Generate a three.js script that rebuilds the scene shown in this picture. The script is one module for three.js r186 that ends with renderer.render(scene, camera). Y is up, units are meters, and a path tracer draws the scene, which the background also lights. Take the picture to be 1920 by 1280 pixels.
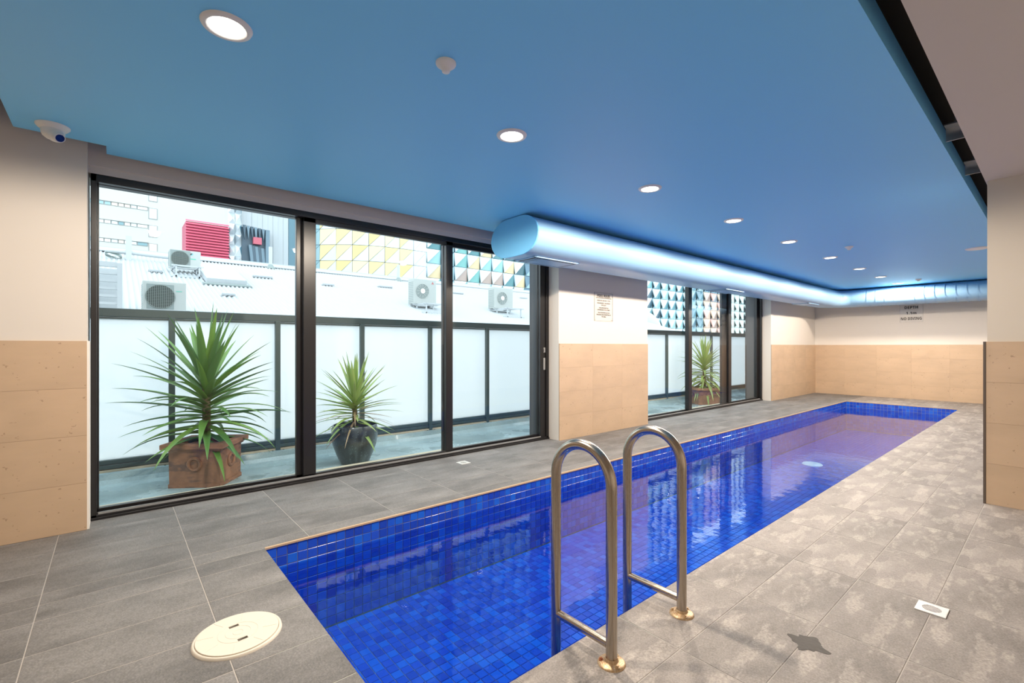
import * as THREE from 'three';
import { mergeGeometries } from 'three/addons/utils/BufferGeometryUtils.js';
import { RoundedBoxGeometry } from 'three/addons/geometries/RoundedBoxGeometry.js';
import { FontLoader } from 'three/addons/loaders/FontLoader.js';

// ---------------------------------------------------------------- camera, sky, exposure
const scene = new THREE.Scene();
const EYE = 1.18, YAW = 49.6 * Math.PI / 180;
const camera = new THREE.PerspectiveCamera(2 * Math.atan(640 / 878) * 180 / Math.PI, 1.5, 0.05, 600);
camera.position.set(0, EYE, 0);
camera.lookAt(-Math.sin(YAW), EYE, -Math.cos(YAW));
camera.setViewOffset(1920, 1280, 0, -9, 1920, 1280);
scene.background = new THREE.Color().setRGB(0.80, 0.93, 1.0);   // even overcast
scene.backgroundIntensity = 1.75;
const renderer = new THREE.WebGLRenderer({ antialias: true });
renderer.toneMapping = THREE.LinearToneMapping;
renderer.toneMappingExposure = 1.85;
renderer.shadowMap.enabled = true;
const LAMP = { color: new THREE.Color().setRGB(1.0, 0.86, 0.70), power: 8.6 };

// ---------------------------------------------------------------- helpers
let seed = 7;
function rnd() { seed = (seed * 1664525 + 1013904223) >>> 0; return seed / 4294967296; }
const rr = (a, b) => a + (b - a) * rnd();
const pick = a => a[Math.floor(rnd() * a.length)];
const used = {};
function numbered(n) { const k = used[n] = (used[n] ?? -1) + 1; return k ? n + '_' + String(k).padStart(3, '0') : n; }
const V = (x, y, z) => new THREE.Vector3(x, y, z);
function box(x0, x1, y0, y1, z0, z1) {
  const g = new THREE.BoxGeometry(Math.abs(x1 - x0), Math.abs(y1 - y0), Math.abs(z1 - z0));
  g.translate((x0 + x1) / 2, (y0 + y1) / 2, (z0 + z1) / 2); return g;
}
function rbox(x0, x1, y0, y1, z0, z1, r = 0.006, s = 2) {
  const g = new RoundedBoxGeometry(Math.abs(x1 - x0), Math.abs(y1 - y0), Math.abs(z1 - z0), s, r);
  g.translate((x0 + x1) / 2, (y0 + y1) / 2, (z0 + z1) / 2); return g;
}
function cyl(r0, r1, h, x, y, z, seg = 24) { const g = new THREE.CylinderGeometry(r1, r0, h, seg); g.translate(x, y + h / 2, z); return g; }
function tube(pts, r, seg = 40, rs = 12) { return new THREE.TubeGeometry(new THREE.CatmullRomCurve3(pts), seg, r, rs); }
function rod(a, b, r, rs = 12) {
  const d = b.clone().sub(a), g = new THREE.CylinderGeometry(r, r, d.length(), rs);
  g.applyQuaternion(new THREE.Quaternion().setFromUnitVectors(V(0, 1, 0), d.clone().normalize()));
  g.translate((a.x + b.x) / 2, (a.y + b.y) / 2, (a.z + b.z) / 2); return g;
}
function merge(list) { return mergeGeometries(list.map(g => { const h = g.index ? g.toNonIndexed() : g; for (const k of Object.keys(h.attributes)) if (!['position', 'normal', 'uv'].includes(k)) h.deleteAttribute(k); return h; })); }
function mesh(name, geo, mat, parent) {
  if (Array.isArray(geo)) geo = geo.length > 1 ? merge(geo) : geo[0];
  const m = new THREE.Mesh(geo, mat); m.name = name; m.castShadow = m.receiveShadow = true;
  if (parent) parent.add(m); return m;
}
function thing(name, label, category, pos = [0, 0, 0], turn = 0, group) {
  const o = new THREE.Group(); o.name = numbered(name); o.position.set(...pos); o.rotation.y = turn;
  o.userData = { label, category }; if (group) o.userData.group = group; scene.add(o); return o;
}
function single(name, label, category, geo, mat, group) {
  const m = mesh(numbered(name), geo, mat, scene); m.userData = { label, category }; if (group) m.userData.group = group; return m;
}
function structure(name, label, category) { const o = new THREE.Group(); o.name = numbered(name); o.userData = { kind: 'structure', label, category }; scene.add(o); return o; }

// ---------------------------------------------------------------- noise and textures
const PERM = new Uint8Array(512); { const p = [...Array(256).keys()]; for (let i = 255; i > 0; i--) { const j = Math.floor(rnd() * (i + 1)); [p[i], p[j]] = [p[j], p[i]]; } for (let i = 0; i < 512; i++) PERM[i] = p[i & 255]; }
function vnoise(x, y, per) {   // tiling value noise
  const xi = Math.floor(x), yi = Math.floor(y), fx = x - xi, fy = y - yi, w = t => ((t % per) + per) % per;
  const h = (a, b) => PERM[PERM[w(a) & 255] + (w(b) & 255)] / 255, s = t => t * t * (3 - 2 * t);
  const a = h(xi, yi), b = h(xi + 1, yi), c = h(xi, yi + 1), d = h(xi + 1, yi + 1), u = s(fx), v = s(fy);
  return a + (b - a) * u + (c - a) * v + (a - b - c + d) * u * v;
}
function fbm(x, y, per, oct = 4) { let s = 0, a = .5, n = 0; for (let i = 0; i < oct; i++) { s += a * vnoise(x, y, per); n += a; x = x * 2 + 17 * per; y = y * 2 + 31 * per; per *= 2; a *= .55; } return s / n; }
const clamp = (x, a = 0, b = 1) => Math.min(b, Math.max(a, x));
const sstep = (a, b, x) => { const t = clamp((x - a) / (b - a)); return t * t * (3 - 2 * t); };
function tex(w, h, fn, color, rep = 1) {
  const d = new Uint8Array(w * h * 4);
  for (let j = 0; j < h; j++) for (let i = 0; i < w; i++) { const c = fn(i / w, j / h, i, j), k = (j * w + i) * 4; d[k] = clamp(c[0]) * 255; d[k + 1] = clamp(c[1]) * 255; d[k + 2] = clamp(c[2]) * 255; d[k + 3] = 255; }
  const t = new THREE.DataTexture(d, w, h); t.wrapS = t.wrapT = THREE.RepeatWrapping; t.magFilter = THREE.LinearFilter; t.minFilter = THREE.LinearMipmapLinearFilter; t.generateMipmaps = true;
  if (color) t.colorSpace = THREE.SRGBColorSpace; t.repeat.set(rep, rep); t.needsUpdate = true; return t;
}
const grey = v => [v, v, v];
function stone(u, v, i, j, limeLit) {
  const a = fbm(u * 6, v * 11, 6, 5), b = fbm(u * 3 + 5, v * 3 + 9, 3, 4), g = vnoise(u * 512, v * 512, 512), st = fbm(u * 9 + 3, v * 26, 9, 4);
  let t = (limeLit ? .52 : .44) + .16 * (a - .5) + .07 * (b - .5) + .11 * (g - .5) + .11 * (st - .5);  // base tone carries the light: brighter on the lamp side, duller by the windows
  let c = limeLit ? [t * 1.05, t * 1.0, t * .965] : [t * 1.02, t, t * .985];  // warm lamplight and cooler daylight tints put into the tile colour
  if (limeLit) {
    const m = sstep(.555, .66, fbm(u * 9 + 1, v * 30 + 4, 9, 6)) * (.1 + .9 * vnoise(u * 330, v * 330, 330));
    const r = sstep(.035, .0, Math.abs(fbm(u * 8 + 2, v * 12 + 7, 8, 4) - .5)) * sstep(.4, .62, b) * (.4 + .6 * vnoise(u * 200, v * 200, 200));
    const k = clamp(.42 * m + .40 * r * vnoise(u * 90, v * 90, 90)); c = c.map((x, n) => x * (1 - k) + [.86, .82, .78][n] * k);
  }
  return c;
}
const T = {
  deck: tex(1024, 1024, (u, v, i, j) => stone(u, v, i, j, false), true, 1 / 1.8),
  deckLimeLit: tex(1024, 1024, (u, v, i, j) => stone(u, v, i, j, true), true, 1 / 1.8),
  deckBump: tex(512, 512, (u, v) => grey(.5 + .5 * (fbm(u * 10, v * 24, 10, 5) - .5) + .3 * (vnoise(u * 256, v * 256, 256) - .5)), false, 1 / 1.8),
  travertine: tex(1024, 1024, (u, v) => {
    const a = fbm(u * 4, v * 12, 4, 4), b = fbm(u * 3 + 7, v * 3, 3, 3), pore = vnoise(u * 64, v * 96, 32) > .965 ? 1 : 0, q = sstep(.80, .86, vnoise(u * 128 + 3, v * 170 + 5, 128) * vnoise(u * 40, v * 40, 40) + .1);
    const t = .76 + .07 * (a - .5) + .06 * (b - .5), k = clamp(.5 * q + .0 * pore);
    return [t * (1 - k * .3), t * .862 * (1 - k * .33), t * .72 * (1 - k * .36)];
  }, true, 1 / 1.2),
  plaster: tex(256, 256, (u, v) => grey(.5 + .5 * (fbm(u * 24, v * 24, 24, 3) - .5)), false, 2),
  ripple: tex(1024, 1024, (u, v) => grey(.5 + .6 * (fbm(u * 10, v * 26, 10, 4) - .5)), false, 1 / 2.4),
  wet: tex(512, 512, (u, v) => grey(.10 + .55 * sstep(.38, .62, fbm(u * 5, v * 5, 5, 5))), false, 1 / 2),
  membrane: tex(512, 512, (u, v) => { const t = .66 + .16 * (fbm(u * 6, v * 6, 6, 5) - .5) + .05 * (vnoise(u * 200, v * 200, 200) - .5); return [t * .88, t * 1.02, t * 1.06]; }, true, 1 / 2),
  terracotta: tex(512, 512, (u, v) => { const a = fbm(u * 6, v * 6, 6, 5), s = sstep(.58, .75, fbm(u * 4 + 2, v * 9, 4, 4)); const t = .62 + .22 * (a - .5); return [t * .92 * (1 - .25 * s), t * .66 * (1 - .2 * s), t * .51 * (1 - .1 * s)]; }, true, 2),
  glaze: tex(512, 512, (u, v) => { const a = fbm(u * 8, v * 5, 8, 5), sp = vnoise(u * 128, v * 128, 128) > .84 ? .22 : 0, d = sstep(.55, .75, fbm(u * 20, v * 4, 20, 3)); const t = .24 + .22 * (a - .5) + sp * .6 + .12 * d; return [t * .86, t * 1.0, t * 1.02]; }, true, 1),
  concrete: tex(512, 512, (u, v) => { const t = .74 + .14 * (fbm(u * 6, v * 6, 6, 5) - .5); return [t, t, t * .97]; }, true, .1),
  steel: tex(512, 512, (u, v) => { const a = fbm(u * 6, v * 10, 6, 5); return grey(.24 + .14 * a); }, false, 3),
  steelCol: tex(512, 512, (u, v) => { const a = fbm(u * 5, v * 9, 5, 5), k = sstep(.5, .75, a) * .35; return [.74 - .10 * k, .70 - .15 * k, .65 - .20 * k]; }, true, 3),
  brass: tex(256, 256, (u, v) => { const a = sstep(.42, .62, fbm(u * 8, v * 8, 8, 4)); return [.84 - .14 * a, .77 - .22 * a, .66 - .28 * a]; }, true, 8),
};
T.deck.repeat.set(1 / 1.8, 1 / 1.8);
const S = (o) => new THREE.MeshStandardMaterial(o);
const P = (o) => new THREE.MeshPhysicalMaterial(o);
const rgb = (r, g, b) => new THREE.Color().setRGB(r, g, b);
const M = {
  deck: S({ map: T.deck, roughness: .62, bumpMap: T.deckBump, bumpScale: .0012 }),
  deckLimeLit: S({ map: T.deckLimeLit, roughness: .66, bumpMap: T.deckBump, bumpScale: .0012 }),  // real lime patches over a base tone painted lamp-lit
  grout: S({ color: rgb(.42, .39, .36), roughness: .9 }),
  travertine: S({ map: T.travertine, roughness: .55 }),
  wallGrout: S({ color: rgb(.40, .30, .21), roughness: .9 }),
  paint: S({ color: rgb(.69, .64, .585), roughness: .85, bumpMap: T.plaster, bumpScale: .0004 }),
  soffit: S({ color: rgb(.62, .56, .48), roughness: .85, bumpMap: T.plaster, bumpScale: .0004 }),
  slab: S({ color: rgb(.10, .095, .09), roughness: .95 }),  // dark colour stands in for the shade above the ceiling panel
  blue: S({ color: rgb(.20, .61, .97), roughness: .5, bumpMap: T.plaster, bumpScale: .0002 }),
  ductBlue: S({ color: rgb(.30, .54, .78), roughness: .36 }),
  black: S({ color: rgb(.012, .011, .012), roughness: .32 }),
  trimWood: S({ color: rgb(.55, .38, .22), roughness: .5 }),
  darkTrim: S({ color: rgb(.10, .075, .06), roughness: .5 }),
  glass: P({ color: rgb(.96, .99, .99), roughness: 0.0, transmission: 1, thickness: 0, ior: 1.45 }),
  water: P({ color: rgb(.52, .74, .96), roughness: 0.015, transmission: 1, thickness: 0, ior: 1.33, bumpMap: T.ripple, bumpScale: .0014 }),
  poolGrout: S({ color: rgb(.36, .37, .33), roughness: .8 }),
  white: S({ color: rgb(.82, .80, .76), roughness: .4 }),
  cream: S({ color: rgb(.70, .64, .55), roughness: .45 }),
  lens: S({ color: rgb(1, 1, 1), emissive: rgb(1, .93, .82), emissiveIntensity: 6 }),
  dark: S({ color: rgb(.015, .015, .017), roughness: .5 }),
  lensDark: P({ color: rgb(.01, .01, .012), roughness: .08, clearcoat: 1 }),
  chrome: S({ map: T.steelCol, metalness: 1, roughnessMap: T.steel, roughness: .8 }),
  brass: S({ map: T.brass, metalness: .55, roughness: .42 }),
  rust: S({ color: rgb(.35, .12, .05), metalness: .3, roughness: .6 }),
  steelGrey: S({ color: rgb(.6, .6, .6), metalness: .9, roughness: .3 }),
  railSteel: S({ color: rgb(.05, .085, .09), roughness: .42 }),
  frosted: P({ color: rgb(.97, .99, 1.0), roughness: 1, transmission: .8, thickness: 0 }),
  membrane: S({ map: T.membrane, roughnessMap: T.wet, roughness: 1 }),
  kerb: S({ color: rgb(.52, .47, .36), roughness: .85 }),
  terracotta: S({ map: T.terracotta, roughness: .75 }),
  glaze: P({ map: T.glaze, roughness: .3, clearcoat: .4 }),
  soil: S({ color: rgb(.035, .025, .018), roughness: 1 }),
  stem: S({ color: rgb(.10, .085, .045), roughness: .9 }),
  sheet: S({ color: rgb(.46, .485, .50), roughness: .5 }),
  acBody: S({ color: rgb(.42, .44, .42), roughness: .5 }),
  acGrey: S({ color: rgb(.24, .28, .27), roughness: .6 }),
  concrete: S({ map: T.concrete, roughness: .9 }),
  acrylic: P({ color: rgb(.99, .99, .99), roughness: .02, transmission: 1, thickness: 0, ior: 1.45 }),
  cladding: S({ color: rgb(.05, .055, .065), roughness: .5 }),
  signEdge: S({ color: rgb(.30, .29, .28), roughness: .4 }),
  ink: S({ color: rgb(.012, .012, .012), roughness: .6 }),
};
const leafMats = {
  green: [rgb(.13, .29, .05), rgb(.17, .34, .06), rgb(.10, .24, .05), rgb(.08, .20, .055)],
  yellow: [rgb(.36, .48, .16), rgb(.30, .44, .11), rgb(.25, .39, .10)], dry: [rgb(.30, .20, .11), rgb(.22, .14, .08), rgb(.40, .30, .18)],
};
for (const k in leafMats) leafMats[k] = leafMats[k].map(c => P({ color: c, roughness: .42, transmission: .12, thickness: 0, side: THREE.DoubleSide }));

// bevelled rectangular tile lying in its own x-y plane, face towards +z, centred; uv in metres with an own offset
function tileGeo(w, h, t, b, ou = 0, ov = 0, turn = false) {
  const x = w / 2, y = h / 2, o = [[-x, -y], [x, -y], [x, y], [-x, y]], i = [[-x + b, -y + b], [x - b, -y + b], [x - b, y - b], [-x + b, y - b]];
  const pos = [], uv = [], nor = [];
  const quad = (p) => { const a = V(...p[0]), n = V(...p[1]).sub(a).cross(V(...p[2]).sub(a)).normalize(); for (const k of [0, 1, 2, 0, 2, 3]) { pos.push(...p[k]); nor.push(n.x, n.y, n.z); uv.push(...(turn ? [p[k][1] + ou, p[k][0] + ov] : [p[k][0] + ou, p[k][1] + ov])); } };
  quad(i.map(p => [p[0], p[1], t]));
  for (let k = 0; k < 4; k++) { const n = (k + 1) % 4; quad([[...o[k], t - b], [...o[n], t - b], [...i[n], t], [...i[k], t]]); quad([[...o[k], 0], [...o[n], 0], [...o[n], t - b], [...o[k], t - b]]); }
  const g = new THREE.BufferGeometry(); g.setAttribute('position', new THREE.Float32BufferAttribute(pos, 3)); g.setAttribute('normal', new THREE.Float32BufferAttribute(nor, 3)); g.setAttribute('uv', new THREE.Float32BufferAttribute(uv, 2)); return g;
}
const tileCache = {};
function tileVar(kind, w, h, t, b, n, turn) {
  const v = Math.floor(rnd() * n), k = [kind, w.toFixed(3), h.toFixed(3), v].join();
  return tileCache[k] ??= tileGeo(w, h, t, b, v * .371 + .13, v * .537 + .29, turn);
}
function pave(parent, x0, x1, z0, z1, xs, zs, mat, gap = .0034) {   // deck tiles between the lines xs and zs, cut at the rectangle
  for (let i = 0; i + 1 < xs.length; i++) for (let j = 0; j + 1 < zs.length; j++) {
    const a = Math.max(xs[i], x0), b = Math.min(xs[i + 1], x1), c = Math.max(zs[j], z0), d = Math.min(zs[j + 1], z1);
    if (b - a < .02 || d - c < .02) continue;
    const m = mesh('floor_tile', tileVar('deck', b - a - gap, d - c - gap, .006, .0015, 6, true), mat, parent);
    m.rotation.x = -Math.PI / 2; m.position.set((a + b) / 2, -.006, (c + d) / 2);
  }
}
const steps = (a, d, n) => Array.from({ length: n }, (_, k) => a + d * k);

// ---------------------------------------------------------------- dimensions
const PX0 = -3.02, PX1 = -1.26, PZ0 = -12.05, PZ1 = -.675, WATER = -.142, BOTTOM = -.603;
const WX = -4.08, WIN = -4.30, ZEND = -13.6, XR = 1.6, ZB = 3.0, CEIL = 2.46, SOFF = 2.42, SLAB = 2.86, DADO = 1.215;

// ---------------------------------------------------------------- floor
{
  const f = structure('floor', 'grey stone-look tiled pool deck', 'floor');
  mesh('bed', [box(-4.46, PX0 - .2, -.25, -.0013, ZEND - .3, ZB + .3), box(PX0 - .2, PX1 + .2, -.25, -.0013, PZ1 + .2, ZB + .3), box(PX1 + .2, XR + .3, -.25, -.0013, ZEND - .3, ZB + .3), box(PX0 - .2, PX1 + .2, -.25, -.0013, ZEND - .3, PZ0 - .2)], M.grout, f);
  const zA = steps(.26 - .594 * 24, .594, 30), xA = steps(-3.15 - .2985 * 5, .2985, 12);
  pave(f, -4.34, PX0, ZEND, ZB, xA, zA, M.deck);
  pave(f, PX0, PX1, PZ1, ZB, xA, zA, M.deck);
  pave(f, PX0, PX1, ZEND, PZ0, steps(PX0, .2933, 7), [ZEND, ZEND + .62, ZEND + 1.1, PZ0 + .01].slice(0, 3).concat(PZ0), M.deckLimeLit);
  pave(f, PX1, XR, ZEND, ZB, steps(PX1, .2945, 11), steps(.10 - .594 * 24, .594, 30), M.deckLimeLit);
}

// ---------------------------------------------------------------- pool
{
  const p = structure('pool_basin', 'long narrow lap pool lined with small blue glazed tiles', 'pool');
  const W = .28, D = BOTTOM - .006;
  mesh('shell', [box(PX0 - .20, PX0 - .005, D - .2, -.25, PZ0 - .2, PZ1 + .2), box(PX1 + .005, PX1 + .2, D - .2, -.25, PZ0 - .2, PZ1 + .2), box(PX0 - .2, PX1 + .2, D - .2, -.25, PZ0 - .2, PZ0 - .005), box(PX0 - .2, PX1 + .2, D - .2, -.25, PZ1 + .005, PZ1 + .2), box(PX0 - .2, PX1 + .2, D - .2, D, PZ0 - .2, PZ1 + .2),
    box(PX0 - .2, PX0 - .0045, -.25, -.0013, PZ0 - .2, PZ1 + .2), box(PX1 + .0045, PX1 + .2, -.25, -.0013, PZ0 - .2, PZ1 + .2), box(PX0 - .0045, PX1 + .0045, -.25, -.0013, PZ0 - .2, PZ0 - .0045), box(PX0 - .0045, PX1 + .0045, -.25, -.0013, PZ1 + .0045, PZ1 + .2)], M.poolGrout, p);
  mesh('edge_trim', [box(PX0 - .012, PX0 + .004, -.010, .0008, PZ0, PZ1), box(PX0, PX1, -.010, .0008, PZ0 - .012, PZ0 + .004)], M.trimWood, p);
  const pitch = .0586, s = .0552, cols = [rgb(.012, .075, .50), rgb(.014, .105, .58), rgb(.012, .060, .43), rgb(.014, .135, .62), rgb(.018, .085, .53)];
  const mats = cols.map(c => P({ color: c, roughness: .16, clearcoat: .5, clearcoatRoughness: .08 }));
  const geo = tileGeo(s, s, .005, .0018), stuff = { pos: [], nor: [], col: [] }, q = new THREE.Quaternion(), mt = new THREE.Matrix4();
  const put = (pos, rot, k, c, one, list, name) => {
    q.setFromEuler(rot); mt.compose(pos, q, V(1, 1, 1));
    if (one) { const m = mesh(name, geo, list[k], p); m.position.copy(pos); m.rotation.copy(rot); return; }
    const g = geo.clone().applyMatrix4(mt); stuff.pos.push(g.attributes.position.array); stuff.nor.push(g.attributes.normal.array);
    for (let i = 0; i < g.attributes.position.count; i++) stuff.col.push(c[k].r, c[k].g, c[k].b);
  };
  const nz = Math.floor((PZ1 - PZ0) / pitch), nx = Math.round((PX1 - PX0) / pitch), ny = 10, E0 = new THREE.Euler(0, Math.PI / 2, 0), E1 = new THREE.Euler(0, -Math.PI / 2, 0), E2 = new THREE.Euler(0, 0, 0), E3 = new THREE.Euler(0, Math.PI, 0), EF = new THREE.Euler(-Math.PI / 2, 0, 0);
  for (let r = 0; r < ny; r++) {
    const y = -.012 - pitch * (r + .5);
    for (let i = 0; i < nz; i++) {
      const z = PZ1 - .004 - pitch * (i + .5);
      put(V(PX0 - .005, y, z), E0, Math.floor(rnd() * 5), cols, r < 2 && i < 150, mats, 'wall_tile');
      put(V(PX1 + .005, y, z), E1, Math.floor(rnd() * 5), cols, false);
    }
    for (let i = 0; i < nx; i++) {
      const x = PX0 + (PX1 - PX0) * (i + .5) / nx;
      put(V(x, y, PZ0 - .005), E2, Math.floor(rnd() * 5), cols, r < 3, mats, 'end_tile');
      put(V(x, y, PZ1 + .005), E3, Math.floor(rnd() * 5), cols, false);
    }
  }
  let singles = 0;
  for (let i = 0; i < nz; i++) for (let j = 0; j < nx; j++) {
    const x = PX0 + (PX1 - PX0) * (j + .5) / nx, z = PZ1 - .004 - pitch * (i + .5), see = x < -1.95 && z < -1.05 && singles < 300;
    if (see) singles++;
    put(V(x, BOTTOM - .006, z), EF, Math.floor(rnd() * 5), cols, see, mats, 'floor_tile');
  }
  const flat = l => { let n = 0; for (const a of l) n += a.length; const o = new Float32Array(n); n = 0; for (const a of l) { o.set(a, n); n += a.length; } return o; };
  const g = new THREE.BufferGeometry(); g.setAttribute('position', new THREE.BufferAttribute(flat(stuff.pos), 3)); g.setAttribute('normal', new THREE.BufferAttribute(flat(stuff.nor), 3)); g.setAttribute('color', new THREE.BufferAttribute(new Float32Array(stuff.col), 3));
  const m = mesh('mosaic_tiles', g, P({ vertexColors: true, roughness: .18, clearcoat: .45, clearcoatRoughness: .1 }), p); m.userData = { kind: 'stuff' };
  const wg = new THREE.PlaneGeometry(PX1 - PX0 + .008, PZ1 - PZ0 + .008); { const uv = wg.attributes.uv; for (let i = 0; i < uv.count; i++) uv.setXY(i, uv.getX(i) * (PX1 - PX0), uv.getY(i) * (PZ1 - PZ0)); }
  wg.rotateX(-Math.PI / 2); wg.translate((PX0 + PX1) / 2, WATER, (PZ0 + PZ1) / 2);
  const w = single('pool_water', 'clear still blue water filling the lap pool', 'water', wg, M.water); w.userData.kind = 'stuff';
  const dr = thing('pool_drain_cover', 'round white drain cover on the blue pool floor', 'drain cover', [-2.45, BOTTOM, -8.05]);
  mesh('plate', new THREE.LatheGeometry([[0, .016], [.075, .016], [.078, .012], [.084, .012], [.087, .016], [.12, .014], [.135, 0]].map(a => new THREE.Vector2(...a)), 40), M.white, dr);
}

// ---------------------------------------------------------------- walls
function dado(parent, a, b, at, facing, w = .6) {
  mesh('tile_bed', facing === 'x' ? box(at, at + .0105, 0, DADO - .002, Math.min(a, b), Math.max(a, b)) : box(Math.min(a, b), Math.max(a, b), 0, DADO - .002, at, at + .0105), M.wallGrout, parent);   // four courses of wall tiles from a to b along z (facing +x) or x (facing +z)
  const len = Math.abs(b - a), n = Math.max(1, Math.round(len / w)), tw = len / n, th = DADO / 4;
  for (let r = 0; r < 4; r++) for (let i = 0; i < n; i++) {
    const m = mesh('wall_tile', tileVar('wall', tw - .0010, th - .0016, .012, .0006, 5), M.travertine, parent), c = Math.min(a, b) + tw * (i + .5);
    if (facing === 'x') { m.rotation.y = Math.PI / 2; m.position.set(at, th * (r + .5), c); } else { m.position.set(c, th * (r + .5), at); }
  }
}
{
  const w = structure('wall_left', 'cream wall with beige tiled dado and two wide window openings', 'wall');
  mesh('pier', [box(-4.40, WX, -.02, SLAB, .13, ZB)], M.paint, w); dado(w, .13, ZB, WX, 'x', .62);
  mesh('cladding', [box(-4.62, -4.40, -.4, SLAB, -6.17, -4.24), box(-4.62, -4.40, -.4, SLAB, ZEND - .02, -10.82), box(-4.62, -4.40, -.4, SLAB, .13, ZB), box(-4.62, -4.6, 2.36, SLAB + .3, -4.24, .13), box(-4.62, -4.6, 2.36, SLAB + .3, -10.82, -6.17)], M.cladding, w);
  mesh('pier', [box(-4.40, WX, -.02, SLAB, -6.17, -4.24)], M.paint, w); dado(w, -6.17, -4.24, WX, 'x', .65);
  mesh('pier', [box(-4.40, WX, -.02, SLAB, ZEND, -10.82)], M.paint, w); dado(w, ZEND, -10.82, WX, 'x', .7);
  for (const [a, b] of [[-4.24, .13], [-10.82, -6.17]]) { mesh('header', [box(-4.6, -4.235, 2.40, SLAB, a, b), box(-4.6, -4.25, 2.352, 2.40, a, b)], M.paint, w); mesh('sill', [box(-4.6, -4.34, -.25, .004, a, b)], M.kerb, w); }
  mesh('side_tile', [box(-4.34, WX, 0, DADO, .118, .13)], M.white, w);
  const e = structure('wall_far', 'cream end wall with beige tiled dado behind the pool', 'wall');
  mesh('plaster', [box(-4.6, XR + .3, -.02, SLAB, ZEND - .3, ZEND)], M.paint, e); dado(e, WX, XR, ZEND, 'z', .63);
  const r = structure('wall_right', 'unseen cream side wall and projecting wall end with beige tiled dado', 'wall');
  mesh('plaster', [box(XR, XR + .3, -.02, SLAB, ZEND, ZB)], M.paint, r);  // side wall out of view, placed to balance the room light
  mesh('wall_end', [box(-.365, XR, -.02, SLAB, -5.5, -5.0)], M.soffit, r); dado(r, -.372, XR, -5.0, 'z', .62);
  mesh('corner_trim', [box(-.386, -.372, 0, DADO, -5.5, -4.985)], M.darkTrim, r);
  const b = structure('wall_back', 'cream wall closing the room opposite the far wall', 'wall');
  mesh('plaster', [box(-4.6, XR + .3, -.02, SLAB, ZB, ZB + .3)], M.paint, b);  // out of view behind the camera, placed to balance the room light
}

// ---------------------------------------------------------------- ceiling
{
  const c = structure('ceiling', 'suspended bright blue ceiling panel over the pool', 'ceiling');
  const sh = new THREE.Shape([[-.49, -.445], [-.49, 13.45], [-4.06, 13.45], [-4.06, 10.7], [-4.125, 10.7], [-4.125, 6.3], [-4.0, 6.3], [-4.0, 4.1], [-4.125, 4.1], [-4.125, -.035], [-3.96, -.035], [-3.96, -.445]].map(a => new THREE.Vector2(...a)));
  const g = new THREE.ExtrudeGeometry(sh, { depth: .12, bevelEnabled: false }); g.rotateX(-Math.PI / 2); g.translate(0, CEIL, 0);
  mesh('panel', g, M.blue, c);
  const s = structure('ceiling_soffit', 'low beige soffit beside the blue ceiling panel, with an unseen part that darkens the corner gap', 'soffit');
  mesh('soffit_board', [box(-.375, XR, SOFF, SLAB, ZEND, ZB), box(WX, -.375, CEIL + .01, SLAB, .62, ZB)], M.soffit, s);  // second board is out of view, placed to keep the corner gap dark
  const l = structure('ceiling_slab', 'slab above the suspended ceiling, coloured dark for the shade in its gaps', 'slab');
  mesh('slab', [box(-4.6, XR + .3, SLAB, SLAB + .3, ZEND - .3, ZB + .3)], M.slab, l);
  const hang = [[-5.05, 'nearer the camera side of the gap'], [-4.1, '']];
  for (const z of [-4.9, -4.0]) { const h = thing('ceiling_bracket', 'grey metal bracket bridging the gap between blue ceiling and soffit', 'bracket', [-.43, 2.5, z], 0, 'brackets in the ceiling gap'); mesh('plate', [box(-.05, .05, .06, .068, -.04, .04), box(-.05, .05, -.02, .06, -.04, -.034), box(-.006, .006, .068, .36, -.006, .006)], M.steelGrey, h); }
}

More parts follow.
